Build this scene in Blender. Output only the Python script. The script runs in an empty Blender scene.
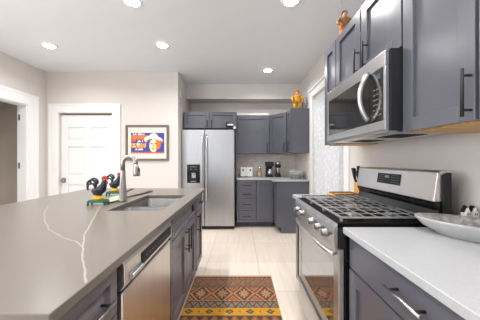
import bpy, bmesh, math, random
from mathutils import Vector, Matrix
random.seed(7)
S = bpy.context.scene
COL = S.collection
PI = math.pi

# ------------------------------------------------------------------ camera, world, light, exposure
cam_d = bpy.data.cameras.new('camera'); cam = bpy.data.objects.new('camera', cam_d); COL.objects.link(cam)
cam.location = (0, 0, 1.25); cam.rotation_euler = (PI/2, 0, 0)
cam_d.sensor_width = 36; cam_d.lens = 16.5; cam_d.clip_start = 0.02
S.camera = cam
S.view_settings.view_transform = 'Standard'; S.view_settings.look = 'None'
S.view_settings.exposure = 0.22; S.view_settings.gamma = 1
S.view_settings.use_curve_mapping = False
W = bpy.data.worlds.new('sky'); S.world = W; W.use_nodes = True
W.node_tree.nodes['Background'].inputs[0].default_value = (0.80, 0.88, 1.0, 1)
W.node_tree.nodes['Background'].inputs[1].default_value = 1.0
def area(name, loc, rot, sx, sy, power, color=(1, 1, 1)):
    l = bpy.data.lights.new(name, 'AREA'); l.shape = 'RECTANGLE'; l.size = sx; l.size_y = sy
    l.energy = power; l.color = color
    o = bpy.data.objects.new(name, l); COL.objects.link(o); o.location = loc; o.rotation_euler = rot
    return o
area('added_back_daylight', (-1.2, -2.42, 1.45), (PI/2, 0, 0), 3.2, 1.7, 5, (.98, .99, 1.0))     # added fill light set in the unseen window behind the camera
area('added_side_daylight', (-3.30, -.35, 1.6), (PI/2, 0, -PI/2), 3.0, 1.3, 66, (.98, .99, 1.0))    # added fill light in an unseen left window beside the camera
area('patio_daylight', (1.36, 2.99, 1.25), (PI/2, 0, PI/2), 0.95, 2.0, 8, (0.93, 0.97, 1.0))  # daylight at the patio door
LAMP_POWER = 9.0
CEILING_SPOT = (1.0, 0.98, 0.955)

# ------------------------------------------------------------------ materials
def srgb(r, g, b):
    f = lambda c: (c/255/12.92) if c/255 <= .04045 else ((c/255+.055)/1.055)**2.4
    return (f(r), f(g), f(b), 1)
def mat(name, color, rough=.5, metal=0., noise=None, nscale=8., stretch=(1, 1, 1), bump=0., bscale=60., coat=0., spec=None, trans=0., emis=None):
    m = bpy.data.materials.new(name); m.use_nodes = True
    nt = m.node_tree; b = nt.nodes['Principled BSDF']
    c = color if len(color) == 4 else (*color, 1)
    b.inputs['Base Color'].default_value = c
    b.inputs['Roughness'].default_value = rough; b.inputs['Metallic'].default_value = metal
    if coat: b.inputs['Coat Weight'].default_value = coat; b.inputs['Coat Roughness'].default_value = .08 if coat > .5 else .24
    if spec is not None: b.inputs['Specular IOR Level'].default_value = spec
    if trans: b.inputs['Transmission Weight'].default_value = trans
    if emis: b.inputs['Emission Color'].default_value = (*emis[:3], 1); b.inputs['Emission Strength'].default_value = emis[3]
    tc = nt.nodes.new('ShaderNodeTexCoord'); mp = nt.nodes.new('ShaderNodeMapping')
    mp.inputs['Scale'].default_value = stretch
    nt.links.new(tc.outputs['Object'], mp.inputs[0])
    n = nt.nodes.new('ShaderNodeTexNoise'); n.inputs['Scale'].default_value = nscale; n.inputs['Detail'].default_value = 4
    nt.links.new(mp.outputs[0], n.inputs[0])
    r = nt.nodes.new('ShaderNodeValToRGB')
    k = noise if noise is not None else .008
    r.color_ramp.elements[0].position = .3; r.color_ramp.elements[1].position = .7
    r.color_ramp.elements[0].color = (c[0]*(1-k), c[1]*(1-k), c[2]*(1-k), 1)
    r.color_ramp.elements[1].color = (min(1, c[0]*(1+k)), min(1, c[1]*(1+k)), min(1, c[2]*(1+k)), 1)
    nt.links.new(n.outputs[0], r.inputs[0]); nt.links.new(r.outputs[0], b.inputs['Base Color'])
    if bump:
        n2 = nt.nodes.new('ShaderNodeTexNoise'); n2.inputs['Scale'].default_value = bscale
        nt.links.new(mp.outputs[0], n2.inputs[0])
        bp = nt.nodes.new('ShaderNodeBump'); bp.inputs['Strength'].default_value = bump; bp.inputs['Distance'].default_value = .01
        nt.links.new(n2.outputs[0], bp.inputs['Height']); nt.links.new(bp.outputs[0], b.inputs['Normal'])
    return m
M = {}
M['wall'] = mat('wall_paint', srgb(217, 212, 208), .75)
M['ceil'] = mat('ceiling_paint', srgb(226, 230, 235), .8)
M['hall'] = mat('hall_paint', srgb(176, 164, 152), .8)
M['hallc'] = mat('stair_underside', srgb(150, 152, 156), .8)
M['white'] = mat('white_trim', srgb(240, 240, 240), .4)
M['door'] = mat('white_door', srgb(238, 238, 238), .4)
M['cab'] = mat('grey_violet_cabinet_paint', srgb(87, 89, 99), .3, noise=.05, nscale=3, coat=.5)
M['cabisl'] = mat('island_cabinet_paint', srgb(116, 110, 118), .36, noise=.25, nscale=5, stretch=(1, 1, 12))
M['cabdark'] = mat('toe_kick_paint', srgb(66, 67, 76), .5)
M['wood'] = mat('birch_plywood', srgb(205, 160, 100), .5, noise=.25, nscale=4, stretch=(1, 10, 1))
M['woodboard'] = mat('bamboo', srgb(222, 172, 96), .45, noise=.2, nscale=6, stretch=(1, 12, 1))
M['darkbrown'] = mat('dark_brown', srgb(82, 70, 60), .45, noise=.2, nscale=8)
M['woodbrown'] = mat('brown_wood', srgb(140, 92, 52), .5, noise=.25, nscale=6, stretch=(10, 1, 1))
M['black'] = mat('black_metal', srgb(20, 20, 23), .6)
M['blackgloss'] = mat('black_enamel', srgb(18, 18, 20), .16)
M['iron'] = mat('cast_iron', (.42, .42, .43, 1), .28, .7, noise=.2, nscale=40)
M['cookblack'] = mat('black_cooktop', srgb(8, 8, 9), .5, spec=.12)
M['rubber'] = mat('dark_gasket', srgb(18, 18, 20), .7)
M['steel'] = mat('stainless_steel', (.62, .62, .63, 1), .30, 1., noise=.08, nscale=10, stretch=(1, 1, 60), bump=.02)
M['steelh'] = mat('brushed_steel_horizontal', (.56, .56, .57, 1), .30, 1., noise=.08, nscale=10, stretch=(60, 1, 60))
M['steelf'] = mat('fridge_steel', (.50, .505, .52, 1), .33, 1., noise=.07, nscale=6, stretch=(14, 14, .4))
M['steeldw'] = mat('dishwasher_steel', (.70, .665, .635, 1), .32, 1., noise=.06, nscale=6, stretch=(14, 14, .4))
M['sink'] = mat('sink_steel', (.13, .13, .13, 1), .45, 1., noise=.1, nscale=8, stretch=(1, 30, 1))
M['chrome'] = mat('chrome', (.60, .60, .61, 1), .16, 1.)
M['knobmetal'] = mat('knob_metal', (.26, .26, .27, 1), .3, 1.)
M['nickel'] = mat('brushed_nickel', (.42, .40, .375, 1), .34, 1.)
M['barmetal'] = mat('satin_bar', (.55, .55, .57, 1), .25, 1.)
M['glassblack'] = mat('dark_oven_glass', srgb(20, 20, 22), .06, spec=.9, coat=1.)
M['mwglass'] = mat('microwave_glass', (.20, .20, .205, 1), .10, 1.)
M['ovenglass'] = mat('mirrored_oven_glass', (.44, .47, .52, 1), .07, 1.)
M['display'] = mat('display_blue', srgb(20, 24, 32), .2, emis=(.35, .6, .9, .18))
M['mark'] = mat('printed_marks', srgb(105, 105, 108), .5)
M['quartzwhite'] = mat('white_quartz', srgb(177, 179, 182), .28, noise=.04, nscale=90)
M['ceramic'] = mat('white_ceramic', srgb(232, 232, 228), .25)
M['greyglaze'] = mat('grey_glaze', srgb(172, 172, 172), .3, noise=.05, nscale=20)
M['plate'] = mat('plate_glaze', srgb(222, 224, 222), .25)
M['plate2'] = mat('dark_plate_glaze', srgb(186, 190, 188), .25)
M['red'] = mat('red_enamel', srgb(196, 44, 40), .35)
M['yellow'] = mat('yellow_enamel', srgb(214, 172, 36), .35, noise=.15, nscale=60)
M['gold'] = mat('gold_costume', srgb(206, 150, 30), .4, noise=.35, nscale=50)
M['green'] = mat('green_enamel', srgb(30, 92, 58), .35, noise=.2, nscale=40)
M['palegreen'] = mat('pale_green_glaze', srgb(188, 206, 170), .25, noise=.1, nscale=20)
M['roost'] = mat('black_enamel_spots', srgb(34, 38, 50), .3, noise=.5, nscale=70)
M['skin'] = mat('painted_skin', srgb(214, 158, 122), .5)
M['brownc'] = mat('tan_cloth', srgb(170, 118, 74), .7, noise=.3, nscale=30)
M['orangec'] = mat('orange_cloth', srgb(196, 98, 40), .7, noise=.2, nscale=30)
M['hair'] = mat('black_hair', srgb(30, 24, 22), .6)
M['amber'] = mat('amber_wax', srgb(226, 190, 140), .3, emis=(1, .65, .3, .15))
M['fringe'] = mat('cream_fringe', srgb(206, 182, 146), .9)
M['lampwhite'] = mat('lamp_lens', (1, 1, 1, 1), .4, emis=(1, .98, .96, 30))
M['matboard'] = mat('cream_mat_board', srgb(246, 232, 212), .8)
M['frame'] = mat('dark_taupe_frame', srgb(104, 92, 90), .45)

def glass_mat():
    m = bpy.data.materials.new('clear_glass'); m.use_nodes = True; nt = m.node_tree; nt.nodes.clear()
    o = nt.nodes.new('ShaderNodeOutputMaterial'); g = nt.nodes.new('ShaderNodeBsdfGlossy'); t = nt.nodes.new('ShaderNodeBsdfTransparent'); mx = nt.nodes.new('ShaderNodeMixShader')
    g.inputs['Roughness'].default_value = .03; fr = nt.nodes.new('ShaderNodeFresnel'); fr.inputs[0].default_value = 1.45
    nt.links.new(fr.outputs[0], mx.inputs[0]); nt.links.new(t.outputs[0], mx.inputs[1]); nt.links.new(g.outputs[0], mx.inputs[2]); nt.links.new(mx.outputs[0], o.inputs[0])
    return m
M['glass'] = glass_mat()

def lace_mat():
    m = bpy.data.materials.new('white_lace'); m.use_nodes = True; nt = m.node_tree; nt.nodes.clear()
    N = nt.nodes.new; L = nt.links.new
    o = N('ShaderNodeOutputMaterial'); d = N('ShaderNodeBsdfDiffuse'); t = N('ShaderNodeBsdfTranslucent'); tr = N('ShaderNodeBsdfTransparent')
    d.inputs[0].default_value = (.93, .93, .93, 1); t.inputs[0].default_value = (.9, .9, .9, 1)
    m1 = N('ShaderNodeMixShader'); m1.inputs[0].default_value = .4; L(d.outputs[0], m1.inputs[1]); L(t.outputs[0], m1.inputs[2])
    tc = N('ShaderNodeTexCoord'); v = N('ShaderNodeTexVoronoi'); v.inputs['Scale'].default_value = 17
    L(tc.outputs['Object'], v.inputs[0])
    cr = N('ShaderNodeValToRGB'); cr.color_ramp.elements[0].position = .15; cr.color_ramp.elements[0].color = (.88, .88, .88, 1); cr.color_ramp.elements[1].position = .45; cr.color_ramp.elements[1].color = (.80, .80, .81, 1)
    L(v.outputs['Distance'], cr.inputs[0]); L(cr.outputs[0], d.inputs[0]); L(cr.outputs[0], t.inputs[0])
    r = N('ShaderNodeValToRGB'); r.color_ramp.elements[0].position = .25; r.color_ramp.elements[0].color = (.0, .0, .0, 1); r.color_ramp.elements[1].position = .5; r.color_ramp.elements[1].color = (.07, .07, .07, 1)
    L(v.outputs['Distance'], r.inputs[0])
    m2 = N('ShaderNodeMixShader'); L(r.outputs[0], m2.inputs[0]); L(m1.outputs[0], m2.inputs[1]); L(tr.outputs[0], m2.inputs[2]); L(m2.outputs[0], o.inputs[0])
    return m
M['lace'] = lace_mat()

def floor_mat():
    m = mat('cream_floor_tile', srgb(228, 216, 204), .32)
    nt = m.node_tree; b = nt.nodes['Principled BSDF']; N = nt.nodes.new; L = nt.links.new
    tc = N('ShaderNodeTexCoord'); mp = N('ShaderNodeMapping'); mp.inputs['Location'].default_value = (-.215, -.265, 0)
    L(tc.outputs['Object'], mp.inputs[0])
    br = N('ShaderNodeTexBrick'); br.offset = 0; br.inputs['Scale'].default_value = 1
    br.inputs['Brick Width'].default_value = .61; br.inputs['Row Height'].default_value = .61
    br.inputs['Mortar Size'].default_value = .0035; br.inputs['Mortar Smooth'].default_value = .2
    br.inputs['Color1'].default_value = srgb(240, 228, 214); br.inputs['Color2'].default_value = srgb(233, 219, 204); br.inputs['Mortar'].default_value = srgb(196, 182, 168)
    L(mp.outputs[0], br.inputs[0])
    mp2 = N('ShaderNodeMapping'); mp2.inputs['Scale'].default_value = (14, 1.2, 1); L(tc.outputs['Object'], mp2.inputs[0])
    n = N('ShaderNodeTexNoise'); n.inputs['Scale'].default_value = 2; n.inputs['Detail'].default_value = 6; L(mp2.outputs[0], n.inputs[0])
    mx = N('ShaderNodeMix'); mx.data_type = 'RGBA'; mx.blend_type = 'MULTIPLY'; mx.inputs[0].default_value = .25
    L(br.outputs[0], mx.inputs[6]); L(n.outputs[0], mx.inputs[7])
    g = N('ShaderNodeMix'); g.data_type = 'RGBA'; g.blend_type = 'MULTIPLY'; g.inputs[0].default_value = 1; g.inputs[7].default_value = (1.13, 1.13, 1.13, 1)
    L(mx.outputs[2], g.inputs[6]); L(g.outputs[2], b.inputs['Base Color'])
    return m
M['floor'] = floor_mat()

def splash_mat():
    m = mat('beige_mosaic_tile', srgb(205, 192, 180), .3)
    nt = m.node_tree; b = nt.nodes['Principled BSDF']; N = nt.nodes.new; L = nt.links.new
    tc = N('ShaderNodeTexCoord'); mp = N('ShaderNodeMapping'); mp.inputs['Rotation'].default_value = (PI/2, 0, 0)
    L(tc.outputs['Object'], mp.inputs[0])
    br = N('ShaderNodeTexBrick'); br.inputs['Scale'].default_value = 1
    br.inputs['Brick Width'].default_value = .10; br.inputs['Row Height'].default_value = .05; br.inputs['Mortar Size'].default_value = .002
    br.inputs['Color1'].default_value = srgb(242, 233, 225); br.inputs['Color2'].default_value = srgb(226, 215, 206); br.inputs['Mortar'].default_value = srgb(222, 214, 206)
    L(mp.outputs[0], br.inputs[0]); L(br.outputs[0], b.inputs['Base Color'])
    return m
M['splash'] = splash_mat()

def island_mat():
    """taupe quartz with thin pale veins (polyline distance in world XY)"""
    m = mat('taupe_quartz', srgb(116, 109, 102), .30, noise=.03, nscale=120)
    nt = m.node_tree; b = nt.nodes['Principled BSDF']; N = nt.nodes.new; L = nt.links.new
    ramp_out = b.inputs['Base Color'].links[0].from_socket
    def P(x, y): Y = .336*220/(y-160); return ((x-240)*Y/220, Y)
    lines = [([(48, 206), (44.5, 213), (44.5, 221), (50, 230), (62, 237), (75, 241), (82.5, 247)], .0011),
             ([(101, 204), (96, 214), (90, 225), (84, 236), (82.5, 247), (83, 262), (86, 282)], .0014),
             ([(-30, 212), (-8, 207), (8, 203), (22, 201.5)], .003)]
    tc = N('ShaderNodeTexCoord'); nz = N('ShaderNodeTexNoise'); nz.inputs['Scale'].default_value = 14
    L(tc.outputs['Object'], nz.inputs[0])
    jit = N('ShaderNodeVectorMath'); jit.operation = 'MULTIPLY_ADD'; L(nz.outputs['Color'], jit.inputs[0]); jit.inputs[1].default_value = (.016, .016, 0)
    L(tc.outputs['Object'], jit.inputs[2])
    flat = N('ShaderNodeVectorMath'); flat.operation = 'MULTIPLY_ADD'; L(jit.outputs[0], flat.inputs[0]); flat.inputs[1].default_value = (1, 1, 0); flat.inputs[2].default_value = (-.008, -.008, 0)
    cur = None
    for pts, wd in lines:
        for a, c in zip(pts[:-1], pts[1:]):
            ax, ay = P(*a); cx, cy = P(*c); d = (cx-ax, cy-ay); dd = d[0]**2+d[1]**2
            s = N('ShaderNodeVectorMath'); s.operation = 'SUBTRACT'; L(flat.outputs[0], s.inputs[0]); s.inputs[1].default_value = (ax, ay, 0)
            dp = N('ShaderNodeVectorMath'); dp.operation = 'DOT_PRODUCT'; L(s.outputs[0], dp.inputs[0]); dp.inputs[1].default_value = (d[0]/dd, d[1]/dd, 0)
            cl = N('ShaderNodeClamp'); L(dp.outputs['Value'], cl.inputs[0])
            sc = N('ShaderNodeVectorMath'); sc.operation = 'SCALE'; sc.inputs[0].default_value = (d[0], d[1], 0); L(cl.outputs[0], sc.inputs['Scale'])
            ds = N('ShaderNodeVectorMath'); ds.operation = 'DISTANCE'; L(s.outputs[0], ds.inputs[0]); L(sc.outputs[0], ds.inputs[1])
            q = N('ShaderNodeMath'); q.operation = 'DIVIDE'; L(ds.outputs['Value'], q.inputs[0]); q.inputs[1].default_value = wd*2
            if cur is None: cur = q.outputs[0]
            else:
                mn = N('ShaderNodeMath'); mn.operation = 'MINIMUM'; L(cur, mn.inputs[0]); L(q.outputs[0], mn.inputs[1]); cur = mn.outputs[0]
    mr = N('ShaderNodeMapRange'); L(cur, mr.inputs[0]); mr.inputs[1].default_value = .5; mr.inputs[2].default_value = 1.5; mr.inputs[3].default_value = .3; mr.inputs[4].default_value = 0
    mx = N('ShaderNodeMix'); mx.data_type = 'RGBA'; L(mr.outputs[0], mx.inputs[0]); L(ramp_out, mx.inputs[6]); mx.inputs[7].default_value = srgb(232, 226, 216)
    L(mx.outputs[2], b.inputs['Base Color'])
    return m
M['island'] = island_mat()

def attr_mat(name, rough):
    m = bpy.data.materials.new(name); m.use_nodes = True; nt = m.node_tree
    a = nt.nodes.new('ShaderNodeAttribute'); a.attribute_name = 'pattern'
    b = nt.nodes['Principled BSDF']; b.inputs['Roughness'].default_value = rough
    nt.links.new(a.outputs['Color'], b.inputs['Base Color']); return m
M['rug'] = attr_mat('woven_wool', .95)
M['print'] = attr_mat('printed_paper', .5)

# ------------------------------------------------------------------ mesh builder
class MB:
    def __init__(s): s.v = []; s.f = []; s.sm = []
    def add(s, vs, fs, smooth=False):
        n = len(s.v); s.v += [tuple(v) for v in vs]; s.f += [tuple(i+n for i in f) for f in fs]; s.sm += [smooth]*len(fs); return s
    def box(s, x0, x1, y0, y1, z0, z1):
        if x0 > x1: x0, x1 = x1, x0
        if y0 > y1: y0, y1 = y1, y0
        if z0 > z1: z0, z1 = z1, z0
        return s.add([(x0, y0, z0), (x1, y0, z0), (x1, y1, z0), (x0, y1, z0), (x0, y0, z1), (x1, y0, z1), (x1, y1, z1), (x0, y1, z1)],
                     [(0, 3, 2, 1), (4, 5, 6, 7), (0, 1, 5, 4), (1, 2, 6, 5), (2, 3, 7, 6), (3, 0, 4, 7)])
    def obox(s, F, a0, a1, b0, b1, n0, n1):
        """box in a facing frame F=(origin,u,v,n)"""
        o, u, v, n = F; vs = []
        for c in (n0, n1):
            for (a, b) in ((a0, b0), (a1, b0), (a1, b1), (a0, b1)): vs.append(o+u*a+v*b+n*c)
        fs = [(0, 3, 2, 1), (4, 5, 6, 7), (0, 1, 5, 4), (1, 2, 6, 5), (2, 3, 7, 6), (3, 0, 4, 7)]
        if u.cross(v).dot(n) < 0: fs = [f[::-1] for f in fs]
        return s.add(vs, fs)
    def prism(s, pts, axis, c0, c1, smooth=False):
        """closed outline extruded along axis 'x','y','z'; pts in the two other axes (order: x:(y,z) y:(x,z) z:(x,y))"""
        def mk(p, c): return {'x': (c, p[0], p[1]), 'y': (p[0], c, p[1]), 'z': (p[0], p[1], c)}[axis]
        n = len(pts); ar = sum(pts[i][0]*pts[(i+1) % n][1]-pts[(i+1) % n][0]*pts[i][1] for i in range(n))
        if (ar < 0) != (axis == 'y'): pts = pts[::-1]
        if c0 > c1: c0, c1 = c1, c0
        vs = [mk(p, c0) for p in pts]+[mk(p, c1) for p in pts]
        fs = [tuple(range(n))[::-1], tuple(range(n, 2*n))]+[(i, (i+1) % n, (i+1) % n+n, i+n) for i in range(n)]
        return s.add(vs, fs, smooth)
    def tube(s, pts, r, seg=10, cap=True, flat=1.):
        pts = [Vector(p) for p in pts]; n = len(pts); rr = r if isinstance(r, (list, tuple)) else [r]*n
        vs = []; fs = []; prev = None
        for i, p in enumerate(pts):
            t = (pts[min(i+1, n-1)]-pts[max(i-1, 0)]).normalized()
            if prev is None:
                a = Vector((0, 0, 1)) if abs(t.z) < .9 else Vector((1, 0, 0)); u = t.cross(a).normalized()
            else: u = (prev-t*prev.dot(t)).normalized()
            w = t.cross(u); prev = u
            for k in range(seg):
                an = 2*PI*k/seg; vs.append(p+u*math.cos(an)*rr[i]+w*math.sin(an)*rr[i]*flat)
        for i in range(n-1):
            for k in range(seg):
                k2 = (k+1) % seg; fs.append((i*seg+k, i*seg+k2, (i+1)*seg+k2, (i+1)*seg+k))
        if cap: fs += [tuple(range(seg))[::-1], tuple((n-1)*seg+k for k in range(seg))]
        return s.add(vs, fs, True)
    def lathe(s, prof, c=(0, 0, 0), seg=24, sx=1., sy=1., rot=0., smooth=True):
        """prof: (r,z) from bottom to top; radius 0 ends are closed"""
        vs = []; fs = []; n = len(prof)
        for r, z in prof:
            for k in range(seg):
                a = 2*PI*k/seg; x = r*sx*math.cos(a); y = r*sy*math.sin(a)
                vs.append((c[0]+x*math.cos(rot)-y*math.sin(rot), c[1]+x*math.sin(rot)+y*math.cos(rot), c[2]+z))
        for i in range(n-1):
            for k in range(seg):
                k2 = (k+1) % seg; fs.append((i*seg+k, i*seg+k2, (i+1)*seg+k2, (i+1)*seg+k))
        fs += [tuple(range(seg))[::-1], tuple((n-1)*seg+k for k in range(seg))]
        return s.add(vs, fs, smooth)
    def ball(s, c, rx, ry=None, rz=None, seg=14, rings=9, M3=None):
        ry = ry or rx; rz = rz or rx; vs = []; fs = []
        for i in range(rings+1):
            ph = PI*(i/rings)*.998+.003
            for k in range(seg):
                a = 2*PI*k/seg; p = Vector((rx*math.sin(ph)*math.cos(a), ry*math.sin(ph)*math.sin(a), -rz*math.cos(ph)))
                if M3: p = M3 @ p
                vs.append(Vector(c)+p)
        for i in range(rings):
            for k in range(seg):
                k2 = (k+1) % seg; fs.append((i*seg+k, i*seg+k2, (i+1)*seg+k2, (i+1)*seg+k))
        return s.add(vs, fs, True)
    def gridslab(s, xs, ys, z0, z1, skip=()):
        cells = {(i, j) for i in range(len(xs)-1) for j in range(len(ys)-1)}-set(skip); vid = {}
        vs = []; fs = []
        def V(i, j, t):
            if (i, j, t) not in vid: vid[(i, j, t)] = len(vs); vs.append((xs[i], ys[j], (z0, z1)[t]))
            return vid[(i, j, t)]
        for i, j in cells:
            fs.append((V(i, j, 1), V(i+1, j, 1), V(i+1, j+1, 1), V(i, j+1, 1)))
            fs.append((V(i, j, 0), V(i, j+1, 0), V(i+1, j+1, 0), V(i+1, j, 0)))
            if (i, j-1) not in cells: fs.append((V(i, j, 0), V(i+1, j, 0), V(i+1, j, 1), V(i, j, 1)))
            if (i+1, j) not in cells: fs.append((V(i+1, j, 0), V(i+1, j+1, 0), V(i+1, j+1, 1), V(i+1, j, 1)))
            if (i, j+1) not in cells: fs.append((V(i+1, j+1, 0), V(i, j+1, 0), V(i, j+1, 1), V(i+1, j+1, 1)))
            if (i-1, j) not in cells: fs.append((V(i, j+1, 0), V(i, j, 0), V(i, j, 1), V(i, j+1, 1)))
        return s.add(vs, fs)

def offset_of(o):
    v = Vector((0, 0, 0))
    while o: v += o.location; o = o.parent
    return v
def obj(name, mb, m, parent=None, bevel=0., label=None):
    off = offset_of(parent)
    me = bpy.data.meshes.new(name); me.from_pydata([tuple(Vector(v)-off) for v in mb.v], [], mb.f)
    for p, sm in zip(me.polygons, mb.sm): p.use_smooth = sm
    me.materials.append(m if isinstance(m, bpy.types.Material) else M[m]); me.update()
    o = bpy.data.objects.new(name, me); COL.objects.link(o); o.parent = parent
    if bevel:
        b = o.modifiers.new('bevel', 'BEVEL'); b.width = bevel; b.segments = 2; b.limit_method = 'ANGLE'; b.angle_limit = .7
    if label: o['label'] = label
    return o
def tag(o, label, cat, group=None):
    o['label'] = label; o['category'] = cat
    if group: o['group'] = group
    return o
def thing(name, label, cat, loc, group=None):
    o = bpy.data.objects.new(name, None); COL.objects.link(o); o.location = loc; o.empty_display_size = .05
    return tag(o, label, cat, group)
def struct(name, mb, m, parent=None, bevel=0.):
    o = obj(name, mb, m, parent, bevel)
    if parent is None: o['kind'] = 'structure'
    return o
def dup(root, loc, label=None):
    r = root.copy(); COL.objects.link(r); r.location = loc
    if label: r['label'] = label
    for ch in list(root.children):
        c = ch.copy(); COL.objects.link(c); c.parent = r
        for g in list(ch.children):
            d = g.copy(); COL.objects.link(d); d.parent = c
    return r
V3 = Vector
def frame_(o, u, n): return (V3(o), V3(u), V3((0, 0, 1)), V3(n))

# ------------------------------------------------------------------ dimensions
XL, XR = -3.28, 1.18          # left and right wall faces
YD, YB = 3.73, 4.65           # wall with the door, kitchen back wall
XS = -1.05                    # short wall beside the fridge
YF = -2.5; H = 2.74
T = .138

# ------------------------------------------------------------------ shell
struct('floor', MB().box(-6.2, XR+.15, YF-.15, YB+.15, -.1, 0), 'floor')
struct('ceiling', MB().box(-6.2, XR+.15, YF-.15, YB+.15, H, H+.1), 'ceil')
# left wall with an opening to the stair hall (Y 2.45..3.395, up to z 2.107)
LO0, LO1, LOZ = 2.48, 3.395, 2.107
w = MB().box(XL-T, XL, YF, -1.9, 0, H).box(XL-T, XL, 1.2, LO0, 0, H).box(XL-T, XL, -1.9, 1.2, 0, .88).box(XL-T, XL, -1.9, 1.2, 2.32, H).box(XL-T, XL, LO1, YD, 0, H).box(XL-T, XL, LO0, LO1, LOZ, H)
struct('wall_left', w, 'wall')
# wall with the white panelled door
DX0, DX1, DZ = -3.07, -2.16, 2.05
w = MB().box(XL-T, DX0, YD, YD+.12, 0, H).box(DX1, XS, YD, YD+.12, 0, H).box(DX0, DX1, YD, YD+.12, DZ, H)
struct('wall_door', w, 'wall')
struct('wall_closet', MB().box(DX0-.3, DX1+.3, YD+.5, YD+.6, 0, H), 'hall')
struct('wall_fridge_side', MB().box(XS-.12, XS, YD+.12, YB, 0, H), 'wall')
struct('wall_back', MB().box(XS-.12, XR+.12, YB, YB+.12, 0, H), 'wall')
# right wall with the patio door opening
RO0, RO1, ROZ = 2.47, 3.53, 2.27
w = MB().box(XR, XR+.12, YF, RO0, 0, H).box(XR, XR+.12, RO1, YB, 0, H).box(XR, XR+.12, RO0, RO1, ROZ, H)
struct('wall_right', w, 'wall')
# wall behind the camera with an added, unseen wide window to let light in
w = MB().box(XL-T, -2.9, YF-.12, YF, 0, H).box(.5, XR+.12, YF-.12, YF, 0, H).box(-2.9, .5, YF-.12, YF, 0, .5).box(-2.9, .5, YF-.12, YF, 2.4, H)
struct('wall_front', w, 'wall')
w = MB().box(-2.9, .5, YF-.08, YF-.02, .5, .56).box(-2.9, .5, YF-.08, YF-.02, 2.34, 2.4)
for x in (-2.9, -1.79, -.66, .44): w.box(x, x+.06, YF-.08, YF-.02, .56, 2.34)
wf = struct('added_window_1', w, 'white')
obj('pane', MB().box(-2.86, .46, YF-.055, YF-.05, .56, 2.34), 'glass', wf)
w = MB().box(XL-.10, XL-.04, -1.9, 1.2, .88, .94).box(XL-.10, XL-.04, -1.9, 1.2, 2.26, 2.32)
for y in (-1.9, -.9, .14, 1.14): w.box(XL-.10, XL-.04, y, y+.06, .94, 2.26)
wf = struct('added_window_2', w, 'white')  # unseen window added in the left wall for more light
obj('pane', MB().box(XL-.075, XL-.07, -1.86, 1.16, .94, 2.26), 'glass', wf)
# bulkhead over the fridge run
struct('trim_1', MB().box(XS, XR, 4.32, YB, 2.45, H), 'wall')
# stair hall beyond the left opening
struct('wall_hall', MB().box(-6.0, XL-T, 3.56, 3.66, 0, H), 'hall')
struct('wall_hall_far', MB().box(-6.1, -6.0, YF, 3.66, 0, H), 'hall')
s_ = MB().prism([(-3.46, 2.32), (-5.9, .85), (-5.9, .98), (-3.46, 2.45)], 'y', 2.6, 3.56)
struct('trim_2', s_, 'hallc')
# casing of the hall opening
c = MB().box(XL, XL+.018, LO1-.004, LO1+.165, 0, 2.27).box(XL, XL+.018, LO0-.14, LO0, 0, 2.27).box(XL, XL+.018, LO0, LO1-.004, LOZ-.004, 2.27)
c.box(XL+.0181, XL+.026, LO1+.12, LO1+.165, 0, 2.27).box(XL+.0181, XL+.026, LO0-.14, LO1+.1199, 2.235, 2.27)
struct('trim_3', c, 'white')
j = MB().box(XL-T, XL, LO1-.02, LO1, 0, LOZ).box(XL-T, XL, LO0, LO1-.02, LOZ-.02, LOZ)
jb = struct('door_frame', j, 'white'); jb['kind'] = 'structure'
for z in (.3, 1.12, 1.86):
    obj('hinge', MB().box(XL-T+.02, XL-T+.045, LO1-.026, LO1-.0205, z, z+.09), 'nickel', jb)
# white panelled door with casing
c = MB().box(DX0-.16, DX0, YD-.02, YD, 0, 2.20).box(DX1, DX1+.14, YD-.02, YD, 0, 2.20).box(DX0, DX1, YD-.02, YD, DZ, 2.20)
c.box(DX0-.16, DX0-.12, YD-.028, YD-.02, 0, 2.2).box(DX1+.10, DX1+.14, YD-.028, YD-.02, 0, 2.2).box(DX0-.12, DX1+.10, YD-.028, YD-.02, 2.165, 2.2)
struct('trim_4', c, 'white', bevel=.003)
dw = DX1-DX0
F = frame_((DX0+.004, YD+.045, .008), (1, 0, 0), (0, -1, 0)); W_, H_ = dw-.008, DZ-.035
d = MB()
st, mid = .115, .10
pw = (W_-2*st-mid)/2
rows = [(.22, .82), (.98, 1.47), (1.58, 1.80)]
cols = [(st, st+pw), (st+pw+mid, W_-st)]
d.obox(F, 0, st, 0, H_, -.035, 0).obox(F, W_-st, W_, 0, H_, -.035, 0).obox(F, cols[0][1], cols[1][0], 0, H_, -.035, 0)
zz = [0]+[q for r in rows for q in r]+[H_]
for (a, b) in cols:
    for i in range(0, len(zz), 2): d.obox(F, a, b, zz[i], zz[i+1], -.035, 0)
    for (z0, z1) in rows:
        d.obox(F, a, b, z0, z1, -.035, -.016)
        d.obox(F, a+.03, b-.03, z0+.03, z1-.03, -.016, -.006)
dr = struct('door_1', d, 'door', bevel=.003)
hp = MB().box(DX0+.02, DX0+.085, YD+.035, YD+.044, .86, .945)
h = obj('handle_plate', hp, 'nickel', dr)
obj('knob', MB().tube([(DX0+.052, YD+.035, .905), (DX0+.052, YD+.0, .905)], [.012, .024]), 'nickel', h)

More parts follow.
